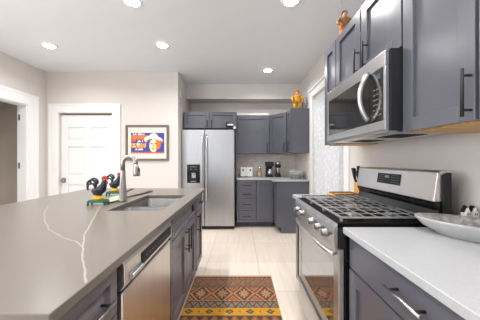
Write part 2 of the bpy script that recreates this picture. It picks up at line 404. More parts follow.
# patio door in the right wall
c = MB().box(XR-.02, XR, RO0-.11, RO0, 0, 2.27).box(XR-.02, XR, RO1, RO1+.11, 0, 2.27)
c.box(XR-.022, XR, RO0-.11, RO1+.11, 2.27, 2.37).box(XR-.045, XR, RO0-.13, RO1+.13, 2.37, 2.40)
struct('trim_5', c, 'white', bevel=.002)
w = MB().box(XR+.03, XR+.08, RO0, RO0+.11, .01, ROZ).box(XR+.03, XR+.08, RO1-.11, RO1, .01, ROZ).box(XR+.03, XR+.08, RO0+.11, RO1-.11, .01, .25).box(XR+.03, XR+.08, RO0+.11, RO1-.11, 2.13, ROZ)
pd = struct('door_2', w, 'white', bevel=.002)
obj('pane', MB().box(XR+.052, XR+.058, RO0+.11, RO1-.11, .25, 2.13), 'glass', pd)
lc = MB(); n = 70; vs = []; fs = []
for i in range(n+1):
    y = RO0+.03+(RO1-RO0-.06)*i/n; x = XR-.012+.012*math.sin(i*1.05)+.004*math.sin(i*2.7)
    for zi, z in enumerate((.12, .6, 1.1, 1.6, 2.185)): vs.append((x+(.003*math.sin(i*.7+zi)), y, z))
for i in range(n):
    for q in range(4): fs.append((i*5+q, (i+1)*5+q, (i+1)*5+q+1, i*5+q+1))
lc.add(vs, fs, True)
ct = thing('lace_curtain', 'white patterned lace curtain hanging over the patio door', 'curtain', (XR-.03, 3.0, .12))
cl = obj('panel', lc, 'lace', ct); sd = cl.modifiers.new('s', 'SOLIDIFY'); sd.thickness = .0015
obj('rod', MB().tube([(XR-.012, RO0+.005, 2.195), (XR-.012, RO1-.005, 2.195)], .009), 'white', ct)

# baseboards
struct('baseboard_left', MB().box(XL, XL+.015, YF, LO0-.14, 0, .12).box(XL, XL+.015, LO1+.166, YD, 0, .12), 'white')
struct('baseboard_back', MB().box(DX1+.141, XS, YD-.015, YD, 0, .12), 'white')
struct('baseboard_right', MB().box(XR-.015, XR, 2.17, RO0-.111, 0, .12).box(XR-.015, XR, RO1+.111, 3.735, 0, .12), 'white')
# backsplash tiles
bs = thing('backsplash', 'beige mosaic tile backsplash between back worktop and wall cabinets', 'backsplash', (.5, YB-.005, .92))
obj('tiles', MB().box(-.065, XR-.009, YB-.008, YB-.0005, .917, 1.372), 'splash', bs)
obj('side_tiles', MB().box(XR-.008, XR-.0005, 3.76, YB-.009, .917, 1.372), 'splash', bs)

# light switch on the short wall
sw = thing('light_switch', 'small white switch plate high on the short wall by the fridge', 'switch', (XS+.001, 3.87, 2.03))
obj('plate', MB().box(XS+.0005, XS+.008, 3.84, 3.91, 2.35, 2.47), 'white', sw, .002)
obj('rocker', MB().box(XS+.0085, XS+.012, 3.862, 3.888, 2.385, 2.435), 'white', sw)
sw.location.z = 2.35
for ch in sw.children:
    for v in ch.data.vertices: v.co.z -= .32

# ------------------------------------------------------------------ recessed ceiling lights
def make_light(x, y, label):
    t = thing('ceiling_light', label, 'ceiling light', (x, y, H-.012), 'recessed ceiling lights')
    r = MB(); seg = 28; vs = []; fs = []
    for rr, z in ((.088, H-.0005), (.086, H-.008), (.066, H-.012), (.064, H-.004)):
        for k in range(seg): a = 2*PI*k/seg; vs.append((x+rr*math.cos(a), y+rr*math.sin(a), z))
    for i in range(3):
        for k in range(seg): k2 = (k+1) % seg; fs.append((i*seg+k, (i+1)*seg+k, (i+1)*seg+k2, i*seg+k2))
    r.add(vs, fs, True); obj('trim_ring', r, 'white', t)
    obj('lens', MB().lathe([(.0, -.020), (.03, -.018), (.052, -.010), (.063, 0), (.063, .004)], (x, y, H-.006), 28), 'lampwhite', t)
    l = bpy.data.lights.new('bulb', 'AREA'); l.shape = 'DISK'; l.size = .12; l.energy = LAMP_POWER; l.color = CEILING_SPOT; l.spread = 2.7
    lo = bpy.data.objects.new('bulb', l); COL.objects.link(lo); lo.parent = t; lo.location = (0, 0, -.016)
    return t
vis = [(-2.48, 2.86, 'round recessed ceiling light on the left, in front of the white door'),
       (-1.0, 2.84, 'round recessed ceiling light in front of the picture wall corner'),
       (.46, 3.64, 'round recessed ceiling light nearest the back wall bulkhead'),
       (-1.01, 2.06, 'recessed ceiling light at the top left of the view, above the island sink'),
       (.475, 2.05, 'recessed ceiling light at the top edge of the view, above the aisle')]
L0 = None
for x, y, lb in vis+[(q[0], q[1], 'added recessed ceiling light behind the camera or out of view') for q in ((-2.48, 1.3), (-1.0, 1.2), (.475, .46), (-2.48, -.3), (-1.0, -.3), (.475, -1.1), (-1.8, -1.6))]:  # lights after the visible ones are unseen, added to brighten the room
    make_light(x, y, lb)
make_light(-4.7, 1.6, 'added recessed ceiling light in the stair hall, out of view')  # unseen lamp added to brighten the stair hall

# ------------------------------------------------------------------ cabinet pieces
def shaker(F, a0, a1, b0, b1, rail=.062, th=.022):
    """framed door/drawer front in facing frame F; n=0 is the carcass face"""
    m = MB()
    m.obox(F, a0, a0+rail, b0, b1, 0, th).obox(F, a1-rail, a1, b0, b1, 0, th)
    m.obox(F, a0+rail, a1-rail, b0, b0+rail, 0, th).obox(F, a0+rail, a1-rail, b1-rail, b1, 0, th)
    m.obox(F, a0+rail, a1-rail, b0+rail, b1-rail, 0, th-.015)
    return m
def slabf(F, a0, a1, b0, b1, th=.02): return MB().obox(F, a0, a1, b0, b1, 0, th)
def bar_handle(F, p0, p1, parent, m='black', off=.034, r=.0055, base=.02, name='handle'):
    o, u, v, n = F
    P = lambda a, b, c: o+u*a+v*b+n*c
    A = V3((p0[0], p0[1])); B = V3((p1[0], p1[1])); d = (B-A)
    h = MB().tube([P(p0[0], p0[1], base+off), P(p1[0], p1[1], base+off)], r, 10)
    hd = obj(name, h, m, parent)
    for t in (.14, .86):
        q = A+d*t
        obj('standoff', MB().tube([P(q[0], q[1], base), P(q[0], q[1], base+off-r*.6)], r*.85, 8), 'black', hd)
    return hd
def door_part(root, F, a0, a1, b0, b1, handle=None, m='cab', style='door', hm='black', rail=.062):
    d = obj(style, shaker(F, a0, a1, b0, b1, rail) if rail else slabf(F, a0, a1, b0, b1), m, root, .0015)
    if handle: bar_handle(F, handle[0], handle[1], d, hm)
    return d

# ---- facing frames: -X facing (right wall run): u=+Y ; +X facing (island): u=+Y ; -Y facing (back run): u=+X
def FX(x, s): return frame_((x, 0, 0), (0, 1, 0), (s, 0, 0))
def FY(y): return frame_((0, y, 0), (1, 0, 0), (0, -1, 0))

# ------------------------------------------------------------------ right run: base cabinets and worktops
XB = .565                                     # carcass face of right base cabinets
def base_right(y0, y1, label, fronts):
    t = thing('base_cabinet', label, 'cabinet', (XB+.3, (y0+y1)/2, 0), 'base cabinets beside the range')
    obj('body', MB().box(XB, XR-.005, y0, y1, .10, .883), 'cab', t, .001)
    obj('toe_kick', MB().box(XB+.07, XR-.02, y0+.001, y1-.001, 0, .0995), 'cabdark', t)
    F = FX(XB, -1); fronts(t, F)
    return t
def fr1(t, F):
    d = obj('drawer', slabf(F, .345, 1.095, .72, .873), 'cab', t, .002)
    bar_handle(F, (.625, .803), (.782, .803), d, 'barmetal')
    door_part(t, F, .722, 1.095, .115, .712, ((.765, .45), (.765, .62)))
    door_part(t, F, .345, .718, .115, .712, ((.675, .45), (.675, .62)))
base_right(.34, 1.1, 'grey base cabinet with one wide drawer, right foreground beside the range', fr1)
def fr1b(t, F):
    d = obj('drawer', slabf(F, -.395, .332, .72, .873), 'cab', t, .002); bar_handle(F, (-.13, .80), (.07, .80), d, 'barmetal')
    door_part(t, F, -.395, -.035, .115, .712, ((-.08, .45), (-.08, .62))); door_part(t, F, -.03, .332, .115, .712, ((.02, .45), (.02, .62)))
base_right(-.40, .337, 'grey base cabinet nearest the camera at the right edge', fr1b)
def fr2(t, F):
    d = obj('drawer', slabf(F, 1.89, 2.135, .72, .873), 'cab', t, .002); bar_handle(F, (1.95, .80), (2.08, .80), d)
    door_part(t, F, 1.89, 2.135, .115, .712, ((1.93, .45), (1.93, .62)))
base_right(1.885, 2.14, 'narrow grey base cabinet beyond the range, under the cutting board', fr2)
tag(obj('worktop', MB().box(.515, XR-.003, -.42, 1.103, .884, .914), 'quartzwhite', None, .003),
    'white quartz worktop in the right foreground carrying the oval dish', 'countertop', 'white worktops')
tag(obj('worktop', MB().box(.515, XR-.003, 1.882, 2.165, .884, .914), 'quartzwhite', None, .003),
    'short white worktop piece beyond the range with the knife block', 'countertop', 'white worktops')

# ------------------------------------------------------------------ range
RY0, RY1 = 1.112, 1.872; RX = .50
rg = thing('gas_range', 'stainless steel gas range with black cast iron grates', 'range', (.8, 1.49, 0))
b = MB().box(RX+.03, 1.075, RY0, RY1, .03, .905)
for (x, y) in ((.6, RY0+.06), (1.02, RY0+.06), (.6, RY1-.06), (1.02, RY1-.06)): b.lathe([(.018, 0), (.018, .03)], (x, y, 0), 12)
obj('body', b, 'blackgloss', rg)
# cooktop tray
ck = MB().box(RX-.005, 1.0, RY0, RY1, .906, .922)
ck.box(RX-.005, RX+.02, RY0, RY1, .922, .930).box(RX+.02, 1.0, RY0, RY0+.014, .922, .930).box(RX+.02, 1.0, RY1-.014, RY1, .922, .930)
obj('cooktop', ck, 'cookblack', rg, .002)
obj('front_rail', MB().prism([(RX-.030, .880), (RX-.026, .906), (RX-.006, .9275), (RX-.006, .880)], 'y', RY0, RY1), 'iron', rg, .002)
# control fascia with knobs
cp = obj('control_panel', MB().prism([(RX-.006, .8795), (RX-.030, .8795), (RX-.022, .800), (RX-.006, .800)], 'y', RY0, RY1), 'steelh', rg, .002)
obj('panel_back', MB().box(RX-.0055, RX+.0295, RY0, RY1, .800, .9055), 'black', rg)
for y in (1.205, 1.31, 1.43, 1.64, 1.765):
    k = obj('knob', MB().tube([(RX-.024, y, .856), (RX-.034, y, .856), (RX-.036, y, .856), (RX-.056, y, .856), (RX-.058, y, .856)], [.025, .025, .021, .0195, .015], 18), 'knobmetal', rg)
    obj('grip', MB().box(RX-.067, RX-.0583, y-.004, y+.004, .842, .871), 'steel', k, .002)
# oven door
F = FX(RX, -1)
d = MB()
d.obox(F, RY0+.004, RY0+.065, .275, .795, -.028, .0).obox(F, RY1-.065, RY1-.004, .275, .795, -.028, .0)
d.obox(F, RY0+.065, RY1-.065, .275, .335, -.028, .0).obox(F, RY0+.065, RY1-.065, .715, .795, -.028, .0)
od = obj('oven_door', d, 'steelh', rg, .003)
obj('door_glass', MB().obox(F, RY0+.066, RY1-.066, .336, .714, -.026, -.003), 'ovenglass', od)
hp = []
for i in range(15):
    t = i/14; y = RY0+.03+(RY1-RY0-.06)*t; hp.append((RX-.012-.050*math.sin(PI*t)**.55, y, .765+.012*math.sin(PI*t)))
obj('handle', MB().tube(hp, .014, 12, flat=.8), 'steel', od)
dr = obj('warming_drawer', MB().obox(F, RY0+.004, RY1-.004, .055, .265, -.028, .0).obox(F, RY0+.004, RY1-.004, .225, .265, .0, .012), 'steelh', rg, .003)
# backguard
bgp = [(.990, 1.035), (1.012, 1.185), (1.025, 1.196), (1.060, 1.196), (1.060, 1.035)]
obj('backguard', MB().prism(bgp, 'y', RY0+.012, RY1-.004), 'steel', rg, .004)
obj('backguard_side', MB().prism([(1.033, .906), (1.033, 1.170), (1.0595, 1.185), (1.068, 1.185), (1.068, .906)], 'y', RY0-.001, RY0+.0115), 'black', rg)
obj('backguard_box', MB().box(1.0605, 1.068, RY0+.0116, RY1-.004, .906, 1.185), 'black', rg)
obj('backguard_riser', MB().prism([(1.0005, .907), (.995, .93), (1.012, .99), (.992, 1.034), (1.060, 1.034), (1.060, .907)], 'y', RY0+.012, RY1-.004), 'blackgloss', rg, .002)
# control display on the sloped face
sl = V3((1.012-.990, 0, 1.185-1.035)).normalized()
FD = (V3((.9895, 0, 1.035)), V3((0, 1, 0)), sl, V3((-sl.z, 0, sl.x)))
dp = obj('display_panel', MB().obox(FD, 1.375, 1.60, .055, .125, .0, .003), 'black', rg)
obj('clock', MB().obox(FD, 1.478, 1.522, .095, .113, .0031, .0036), 'display', dp)
mk = MB()
for y in (1.39, 1.408, 1.426, 1.444, 1.54, 1.558, 1.576):
    for z in (.066, .082, .098, .112): mk.obox(FD, y, y+.008, z, z+.004, .0031, .0036)
obj('button_marks', mk, 'mark', dp)
# burners + grates
for (x, y, r) in ((.64, 1.25, .045), (.86, 1.25, .036), (.75, 1.49, .05), (.64, 1.73, .036), (.86, 1.73, .045)):
    bn = obj('burner', MB().lathe([(r*1.25, 0), (r*1.25, .008), (r, .010), (r, .018)], (x, y, .9225), 22), 'black', rg)
    obj('burner_cap', MB().lathe([(r*.92, 0), (r*.9, .006), (r*.6, .009)], (x, y, .9408), 22), 'iron', bn)
gw = (RY1-RY0-.04)/3
for i in range(3):
    y0 = RY0+.02+gw*i+.002; y1 = y0+gw-.004; g = MB(); z0, z1 = .9515, .957; x0, x1 = RX+.018, .975
    for y in (y0, y1-.010): g.box(x0, x1, y, y+.010, z0-.004, z1)
    for x in (x0, x1-.012): g.box(x, x+.012, y0+.010, y1-.010, z0-.004, z1)
    for k in range(1, 7):
        x = x0+(x1-x0)*k/7
        g.box(x-.0035, x+.0035, y0+.010, y1-.010, z0, z1)
    for f in (.33, .67): g.box(x0+.012, x1-.012, y0+(y1-y0)*f-.0035, y0+(y1-y0)*f+.0035, z0+.001, z1+.0005)
    for x in (x0, x1-.012):
        for y in (y0, y1-.012): g.box(x, x+.012, y, y+.012, .9305, z0-.004)
    obj('grate', g, 'iron', rg, .002)

# ------------------------------------------------------------------ uppers on the right wall
XU = .838
def upper_right(y0, y1, z0, z1, label, doors, over=False):
    t = thing('wall_cabinet', label, 'cabinet', (XU+.17, (y0+y1)/2, z0), 'wall cabinets above the range run')
    obj('body', MB().box(XU, XR-.003, y0, y1, z0+.012, z1), 'cab', t, .001)
    obj('underside', MB().box(XU+.018, XR-.003, y0+.002, y1-.002, z0, z0+.0115), 'wood', t, label='natural birch underside')
    F = FX(XU, -1)
    for (a0, a1, hy) in doors:
        h = ((hy, z0+.018), (hy, z0+.188)) if hy is not None else None
        door_part(t, F, a0, a1, z0+.005, z1-.004, h)
    return t
upper_right(.385, 1.106, 1.385, 2.285, 'tall grey wall cabinet right of the microwave', [(.764, 1.103, .777), (.388, .752, .43)])
upper_right(-.40, .380, 1.385, 2.285, 'grey wall cabinet at the right edge nearest the camera', [(-.008, .377, .02), (-.397, -.012, -.05)])
upper_right(1.112, 1.872, 1.822, 2.285, 'short grey wall cabinet directly above the microwave', [(1.115, 1.484, 1.41), (1.498, 1.869, 1.512)])
upper_right(1.878, 2.125, 1.385, 2.285, 'narrow grey wall cabinet beyond the microwave, next to the patio door', [(1.881, 2.122, 1.91)])

# ------------------------------------------------------------------ microwave
mw = thing('microwave', 'stainless over-the-range microwave with curved handle', 'microwave', (.95, 1.49, 1.39))
MX = .76
obj('body', MB().box(MX, XR-.003, RY0+.001, RY1-.001, 1.402, 1.818), 'black', mw, .002)
obj('underside', MB().box(MX+.0, XR-.05, RY0+.01, RY1-.01, 1.392, 1.4015), 'steelh', mw)
for y in (1.2, 1.55):
    fl = MB()
    for k in range(8): fl.box(.86+k*.022, .87+k*.022, y, y+.2, 1.3895, 1.3919)
    obj('vent_filter', fl, 'black', mw)
obj('task_light', MB().box(.80, .84, 1.3, 1.68, 1.3895, 1.3919), 'ceramic', mw)
F = FX(MX, -1)
d = MB()
wy0, wy1 = 1.265, 1.815
d.obox(F, 1.118, 1.868, 1.735, 1.812, .0005, .022)                       # top band
d.obox(F, 1.118, 1.868, 1.405, 1.455, .0005, .022)                       # bottom band
d.obox(F, 1.118, 1.135, 1.455, 1.735, .0005, .022).obox(F, 1.838, 1.868, 1.455, 1.735, .0005, .022)
dd = obj('front_frame', d, 'steelh', mw, .003)
obj('window', MB().obox(F, 1.262, 1.8375, 1.456, 1.734, .0005, .020), 'mwglass', dd)
obj('window_screen', MB().obox(F, 1.32, 1.79, 1.495, 1.70, .0201, .0206), 'glassblack', dd)
cpn = obj('control_panel', MB().obox(F, 1.1355, 1.2615, 1.456, 1.734, .0005, .019), 'mwglass', mw)
obj('clock', MB().obox(F, 1.16, 1.21, 1.685, 1.71, .0191, .0196), 'display', cpn)
mk = MB()
for r in range(6):
    for c_ in range(3): mk.obox(F, 1.155+c_*.026, 1.171+c_*.026, 1.49+r*.028, 1.496+r*.028, .0191, .0196)
obj('button_marks', mk, 'mark', cpn)
hp = []
for i in range(17):
    t = i/16; hp.append((MX-.024-.050*math.sin(PI*t)**.75, 1.262, 1.475+.27*t))
obj('handle', MB().tube(hp, .0125, 12), 'steel', mw)
obj('lower_lip', MB().prism([(MX-.018, 1.392), (MX-.022, 1.404), (MX-.0005, 1.404), (MX-.0005, 1.385)], 'y', RY0+.006, RY1-.006), 'steelh', mw, .002)

# ------------------------------------------------------------------ oval dish with stand foot, house ornaments
cx, cy = 1.012, .935; A, B_ = .215, .112; rot = -PI/4
dish = thing('serving_dish', 'large oval grey dish with textured inside beside the range', 'dish', (cx, cy, .915))
prof = [(.62, 0), (.64, .006), (.66, .010), (.86, .030), (.985, .060), (1.0, .070), (.975, .071), (.90, .052), (.7, .030), (.3, .022), (.02, .021)]
obj('bowl', MB().lathe(prof, (cx, cy, .915), 48, A, B_, rot), 'greyglaze', dish)
def tex_mat():
    m = mat('speckled_glaze', srgb(160, 160, 160), .35, noise=.5, nscale=45); return m
M['speck'] = tex_mat()
obj('glazed_inside', MB().lathe([(.94, .0645), (.945, .0652), (.90, .0535), (.7, .0315), (.3, .0235), (.02, .0225)][0:0]+[(.02, .0226), (.3, .0236), (.7, .0318), (.90, .0545), (.965, .0702), (.96, .0712), (.89, .0560), (.7, .0335), (.3, .0252), (.02, .0242)], (cx, cy, .915), 48, A, B_, rot), 'speck', dish)
def house(x, y, s, label):
    t = thing('house_ornament', label, 'ornament', (x, y, .915), 'white house ornaments')
    obj('house', MB().prism([(x-.017*s, .915), (x+.017*s, .915), (x+.017*s, .988), (x+.008*s, 1.000), (x, 1.016), (x-.008*s, 1.000), (x-.017*s, .988)], 'y', y-.014, y+.014), 'ceramic', t, .0015)
    w = MB()
    for z in (.932, .956, .980):
        for dx in (-.009, .004): w.box(x+dx*s, x+(dx+.005)*s, y-.0148, y-.0142, z, z+.011)
    obj('windows', w, 'black', t)
    obj('roof', MB().prism([(x-.0175*s, .992), (x, 1.020), (x+.0175*s, .992), (x+.0175*s, .996), (x, 1.025), (x-.0175*s, .996)], 'y', y-.004, y+.015), 'black', t)
house(1.115, 1.085, .82, 'small white house ornament behind the oval dish, the one nearer the range')
house(1.150, 1.085, .82, 'small white house ornament behind the oval dish, the one against the wall')

# ------------------------------------------------------------------ knife block & board at the far end of range
kb = thing('cutting_board', 'light bamboo cutting board lying on the worktop beyond the range', 'cutting board', (.97, 2.05, .915))
obj('board', MB().box(.835, 1.085, 1.96, 2.12, .915, .937), 'woodboard', kb, .004)
obj('rim', MB().box(.855, 1.065, 1.965, 1.975, .9372, .948).box(.855, 1.065, 2.105, 2.115, .9372, .948).box(.855, .865, 1.975, 2.105, .9372, .948).box(1.055, 1.065, 1.975, 2.105, .9372, .948), 'woodbrown', kb)
nb = thing('knife_block', 'slim wooden knife block with black handled knives', 'knife block', (1.115, 2.04, .915))
obj('block', MB().prism([(1.088, .915), (1.125, .915), (1.125, 1.05), (1.098, 1.066), (1.088, 1.056)], 'y', 1.98, 2.10), 'woodboard', nb, .002)
for i, (dx, y, h) in enumerate(((-.022, 2.0, .15), (.006, 2.03, .205), (-.030, 2.055, .18), (-.006, 2.08, .17))):
    obj('knife_handle', MB().tube([(1.095+dx*.3, y, 1.045), (1.086+dx*.7, y-.008, 1.09), (1.080+dx, y-.012, 1.04+h*.75)], [.008, .012, .016], 8), 'black', nb)

# ------------------------------------------------------------------ island
IX0, IX1, IY0, IY1 = -1.78, -.415, .479, 2.62
SX0, SX1, SY0, SY1 = -.885, -.525, 1.46, 2.11
# body of the island in things
XI = -.447                                                   # door plane
F = FX(XI-.02, 1)
def island_unit(y0, y1, label):
    t = thing('island_cabinet', label, 'cabinet', (XI-.3, (y0+y1)/2, 0), 'cabinet units of the island')
    return t
t = island_unit(.50, .815, 'island drawer cabinet nearest the camera, left of the dishwasher')
obj('body', MB().box(-1.03, XI-.021, .50, .812, .10, .882), 'cabisl', t)
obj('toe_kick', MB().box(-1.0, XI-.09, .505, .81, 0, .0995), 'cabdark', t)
zz = [(.70, .862), (.41, .692), (.115, .402)]
for (z0, z1) in zz:
    d = door_part(t, F, .503, .797, z0, z1, None, 'cabisl', 'drawer', rail=.04)
    bar_handle(F, (.57, (z0+z1)/2), (.73, (z0+z1)/2), d, 'barmetal')
# end panel facing the camera and back panel under the overhang
ep = thing('island_cladding', 'grey panelled back and near end of the island under the overhang', 'cabinet panel', (-1.1, .49, 0))
obj('end_panel', MB().box(-1.05, XI-.021, .484, .498, 0, .882), 'cabisl', ep)
obj('back_panel', MB().box(-1.062, -1.034, .499, 2.59, 0, .882), 'cabisl', ep)
# dishwasher
dwt = thing('dishwasher', 'stainless steel dishwasher under the island worktop', 'dishwasher', (XI-.3, 1.12, 0))
D0, D1 = .833, 1.408
obj('tub', MB().box(-1.02, XI-.035, D0, D1, .10, .878), 'black', dwt)
obj('toe_kick', MB().box(-1.0, XI-.08, D0, D1, 0, .0995), 'black', dwt)
Fd = FX(XI-.034, 1)
obj('door', MB().obox(Fd, D0+.003, D1-.003, .115, .742, 0, .036), 'steeldw', dwt, .006)
cpn = obj('control_panel', MB().prism([(XI-.034, .748), (XI-.006, .748), (XI+.012, .772), (XI+.010, .850), (XI-.004, .868), (XI-.034, .868)], 'y', D0+.003, D1-.003), 'steeldw', dwt, .004)
obj('button_strip', MB().box(XI+.0105, XI+.0150, D0+.14, D1-.03, .785, .838), 'black', cpn, .002)
mk = MB()
for k in range(9): mk.box(XI+.0152, XI+.0157, D0+.18+k*.036, D0+.192+k*.036, .808, .815)
obj('button_marks', mk, 'mark', cpn)
obj('latch_handle', MB().prism([(XI+.013, .775), (XI+.030, .785), (XI+.028, .80), (XI+.012, .805)], 'y', D0+.03, D0+.13), 'steel', cpn, .002)
# sink cabinet
t = island_unit(1.412, 2.235, 'island sink cabinet with double doors beyond the dishwasher')
obj('body', MB().gridslab([-1.03, XI-.105, XI-.021], [1.414, 2.232], .10, .655).box(XI-.04, XI-.021, 1.414, 2.232, .655, .882).box(-1.03, XI-.04, 1.414, 1.43, .655, .882).box(-1.03, XI-.04, 2.216, 2.232, .655, .882), 'cabisl', t)
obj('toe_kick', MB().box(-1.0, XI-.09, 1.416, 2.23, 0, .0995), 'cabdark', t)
obj('false_drawer', shaker(F, 1.452, 2.205, .715, .862, .035), 'cabisl', t, .0015)
obj('outlet', MB().obox(F, 2.10, 2.15, .765, .825, .0115, .0215), 'black', t)
obj('stile', MB().obox(F, 1.416, 1.449, .10, .868, .0, .02), 'cab', t)
door_part(t, F, 1.452, 1.826, .115, .707, ((1.79, .50), (1.79, .69)), 'cabisl')
door_part(t, F, 1.830, 2.205, .115, .707, ((1.866, .50), (1.866, .69)), 'cabisl')
# end cabinet
t = island_unit(2.238, 2.59, 'narrow island cabinet at the far end by the fridge')
obj('body', MB().box(-1.03, XI-.021, 2.240, 2.588, .10, .882), 'cabisl', t)
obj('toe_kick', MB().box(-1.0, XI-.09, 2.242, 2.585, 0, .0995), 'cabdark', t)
d = door_part(t, F, 2.25, 2.58, .715, .862, ((2.34, .79), (2.48, .79)), 'cabisl', 'drawer', rail=.035)
door_part(t, F, 2.25, 2.58, .115, .707, ((2.285, .50), (2.285, .69)), 'cabisl')
tp = obj('worktop', MB().gridslab([IX0, SX0, SX1, IX1], [IY0, SY0, SY1, IY1], .884, .914, [(1, 1)]), 'island', None, .003)
tag(tp, 'large taupe quartz island worktop with thin white veins and a sink cut-out', 'countertop')
# sink
sk = thing('kitchen_sink', 'undermount double bowl stainless sink in the island', 'sink', ((SX0+SX1)/2, (SY0+SY1)/2, .70))
def bowl(x0, x1, y0, y1, zb, r=.04):
    m = MB(); rings = []
    def rr(x0, x1, y0, y1, r, z, n=5):
        out = []
        for (cx_, cy_, a0) in ((x1-r, y1-r, 0), (x0+r, y1-r, PI/2), (x0+r, y0+r, PI), (x1-r, y0+r, 3*PI/2)):
            for i in range(n+1): a = a0+PI/2*i/n; out.append((cx_+r*math.cos(a), cy_+r*math.sin(a), z))
        return out
    e = .012
    L = [rr(x0-e, x1+e, y0-e, y1+e, r+e, .8825), rr(x0, x1, y0, y1, r, .8825), rr(x0, x1, y0, y1, r, zb+.02), rr(x0+.012, x1-.012, y0+.012, y1-.012, r, zb+.004), rr(x0+.04, x1-.04, y0+.04, y1-.04, r, zb),
         rr((x0+x1)/2-.03, (x0+x1)/2+.03, (y0+y1)/2-.03, (y0+y1)/2+.03, .029, zb-.002)]
    n = len(L[0]); vs = [v for l in L for v in l]; fs = []
    for i in range(len(L)-1):
        for k in range(n): k2 = (k+1) % n; fs.append((i*n+k, (i+1)*n+k, (i+1)*n+k2, i*n+k2))
    fs.append(tuple((len(L)-1)*n+k for k in range(n))[::-1])
    fs = [f[::-1] for f in fs]
    m.add(vs, fs, True); return m
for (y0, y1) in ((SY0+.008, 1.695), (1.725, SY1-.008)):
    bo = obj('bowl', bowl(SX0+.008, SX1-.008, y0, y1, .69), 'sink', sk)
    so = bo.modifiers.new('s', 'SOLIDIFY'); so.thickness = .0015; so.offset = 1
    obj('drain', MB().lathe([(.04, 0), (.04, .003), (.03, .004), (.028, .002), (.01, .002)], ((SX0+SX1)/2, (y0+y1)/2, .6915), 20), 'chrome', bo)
obj('divider', MB().box(SX0+.002, SX1-.002, 1.698, 1.722, .862, .8836), 'steel', sk, .002)

# faucet
fx, fy = -.945, 1.775
fc = thing('faucet', 'brushed nickel gooseneck faucet with pull-down spray head', 'faucet', (fx, fy, .9145))
obj('base', MB().lathe([(.031, 0), (.031, .012), (.029, .022), (.026, .10), (.021, .19), (.0185, .25), (.0185, .252)], (fx, fy, .9145), 24), 'nickel', fc)
pts = []
R_ = .052
for i in range(17):
    a = PI-PI*1.04*i/16; pts.append((fx+R_+R_*math.cos(a), fy, 1.225+R_*math.sin(a)))
obj('spout', MB().tube([(fx, fy, 1.1665)]+pts, .0172, 14), 'nickel', fc)
e = V3(pts[-1])
sp = obj('spray_head', MB().tube([e+V3((0.0005, 0, -.002)), e+V3((.003, 0, -.035)), e+V3((.007, 0, -.085)), e+V3((.0075, 0, -.098))], [.0185, .0215, .027, .024], 16), 'nickel', fc)
obj('spray_button', MB().box(e.x+.0225, e.x+.031, fy-.009, fy+.009, e.z-.085, e.z-.035), 'black', sp, .003)
lv = obj('lever', MB().tube([(fx, fy+.02, .985), (fx+.004, fy+.055, .992), (fx+.02, fy+.13, 1.0)], [.014, .010, .007], 10), 'nickel', fc)

# roosters
def rooster(x, y, label, s=1.):
    z = .9147
    t = thing('rooster_figurine', label, 'figurine', (x, y, z), 'painted rooster figurines')
    P = lambda a, b, c: (x+a*s, y+b*s, z+c*s)
    bs = MB().prism([(x-.075*s, z+.026*s), (x-.055*s, z+.045*s), (x+.058*s, z+.045*s), (x+.072*s, z+.026*s), (x+.055*s, z+.022*s), (x-.055*s, z+.022*s)], 'y', y-.035*s, y+.035*s)
    for dx in (-.062, .058):
        for dy in (-.024, .024): bs.tube([P(dx, dy, .030), P(dx*1.12, dy, .0)], [.009*s, .007*s], 8)
    obj('stand', bs, 'green', t, .002)
    obj('hill', MB().lathe([(.045, 0), (.040, .014), (.024, .026), (.006, .030)], P(0, 0, .0455), 16, s, s*.6), 'yellow', t)
    obj('leg', MB().tube([P(-.012, -.008, .062), P(-.014, -.008, .10)], .007*s, 8), 'yellow', t)
    obj('leg', MB().tube([P(.016, .008, .062), P(.014, .008, .10)], .007*s, 8), 'yellow', t)
    pts = [P(-.045, 0, .118), P(-.022, 0, .104), P(.005, 0, .108), P(.028, 0, .128), P(.040, 0, .158), P(.044, 0, .180), P(.047, 0, .197)]
    body = MB().tube(pts, [.016*s, .030*s, .037*s, .034*s, .024*s, .018*s, .013*s], 14)
    body.ball(P(.047, 0, .194), .017*s, .014*s, .017*s)
    bo = obj('body', body, 'roost', t)
    obj('wing', MB().ball(P(.0, -.030, .118), .026*s, .010*s, .016*s), 'roost', bo)
    for i, (cxr, czr, r) in enumerate(((-.052, .138, .032), (-.054, .160, .036), (-.040, .178, .030))):
        pp = []
        for k in range(14):
            a = -.5+(PI*1.35)*k/13; pp.append(P(cxr+r*math.cos(a+.1)*.95, (i-1)*.006, czr+r*math.sin(a+.1)))
        obj('tail_feather', MB().tube(pp, [(.0125-.0003*k)*s for k in range(14)], 8, flat=.7), 'roost', t)
    cm = MB()
    for k, (a, c_, r) in enumerate(((.030, .209, .009), (.040, .217, .011), (.051, .219, .011), (.061, .212, .009))): cm.ball(P(a, 0, c_), r*s, .005*s, r*1.15*s, 10, 6)
    obj('comb', cm, 'red', t)
    obj('wattle', MB().ball(P(.066, 0, .176), .009*s, .006*s, .018*s, 10, 6).ball(P(.052, 0, .170), .008*s, .012*s, .018*s, 10, 6), 'red', t)
    obj('beak', MB().tube([P(.060, 0, .197), P(.082, 0, .192)], [.006*s, .001*s], 8), 'yellow', t)
    obj('eye', MB().ball(P(.053, -.0135, .199), .0035*s, .003*s, .0035*s, 8, 5), 'ceramic', t)
    return t
rooster(-1.055, 1.64, 'black rooster figurine on green stand, the nearer one left of the faucet', .95)
rooster(-1.185, 2.08, 'black rooster figurine on green stand, the farther one behind the faucet', .95)
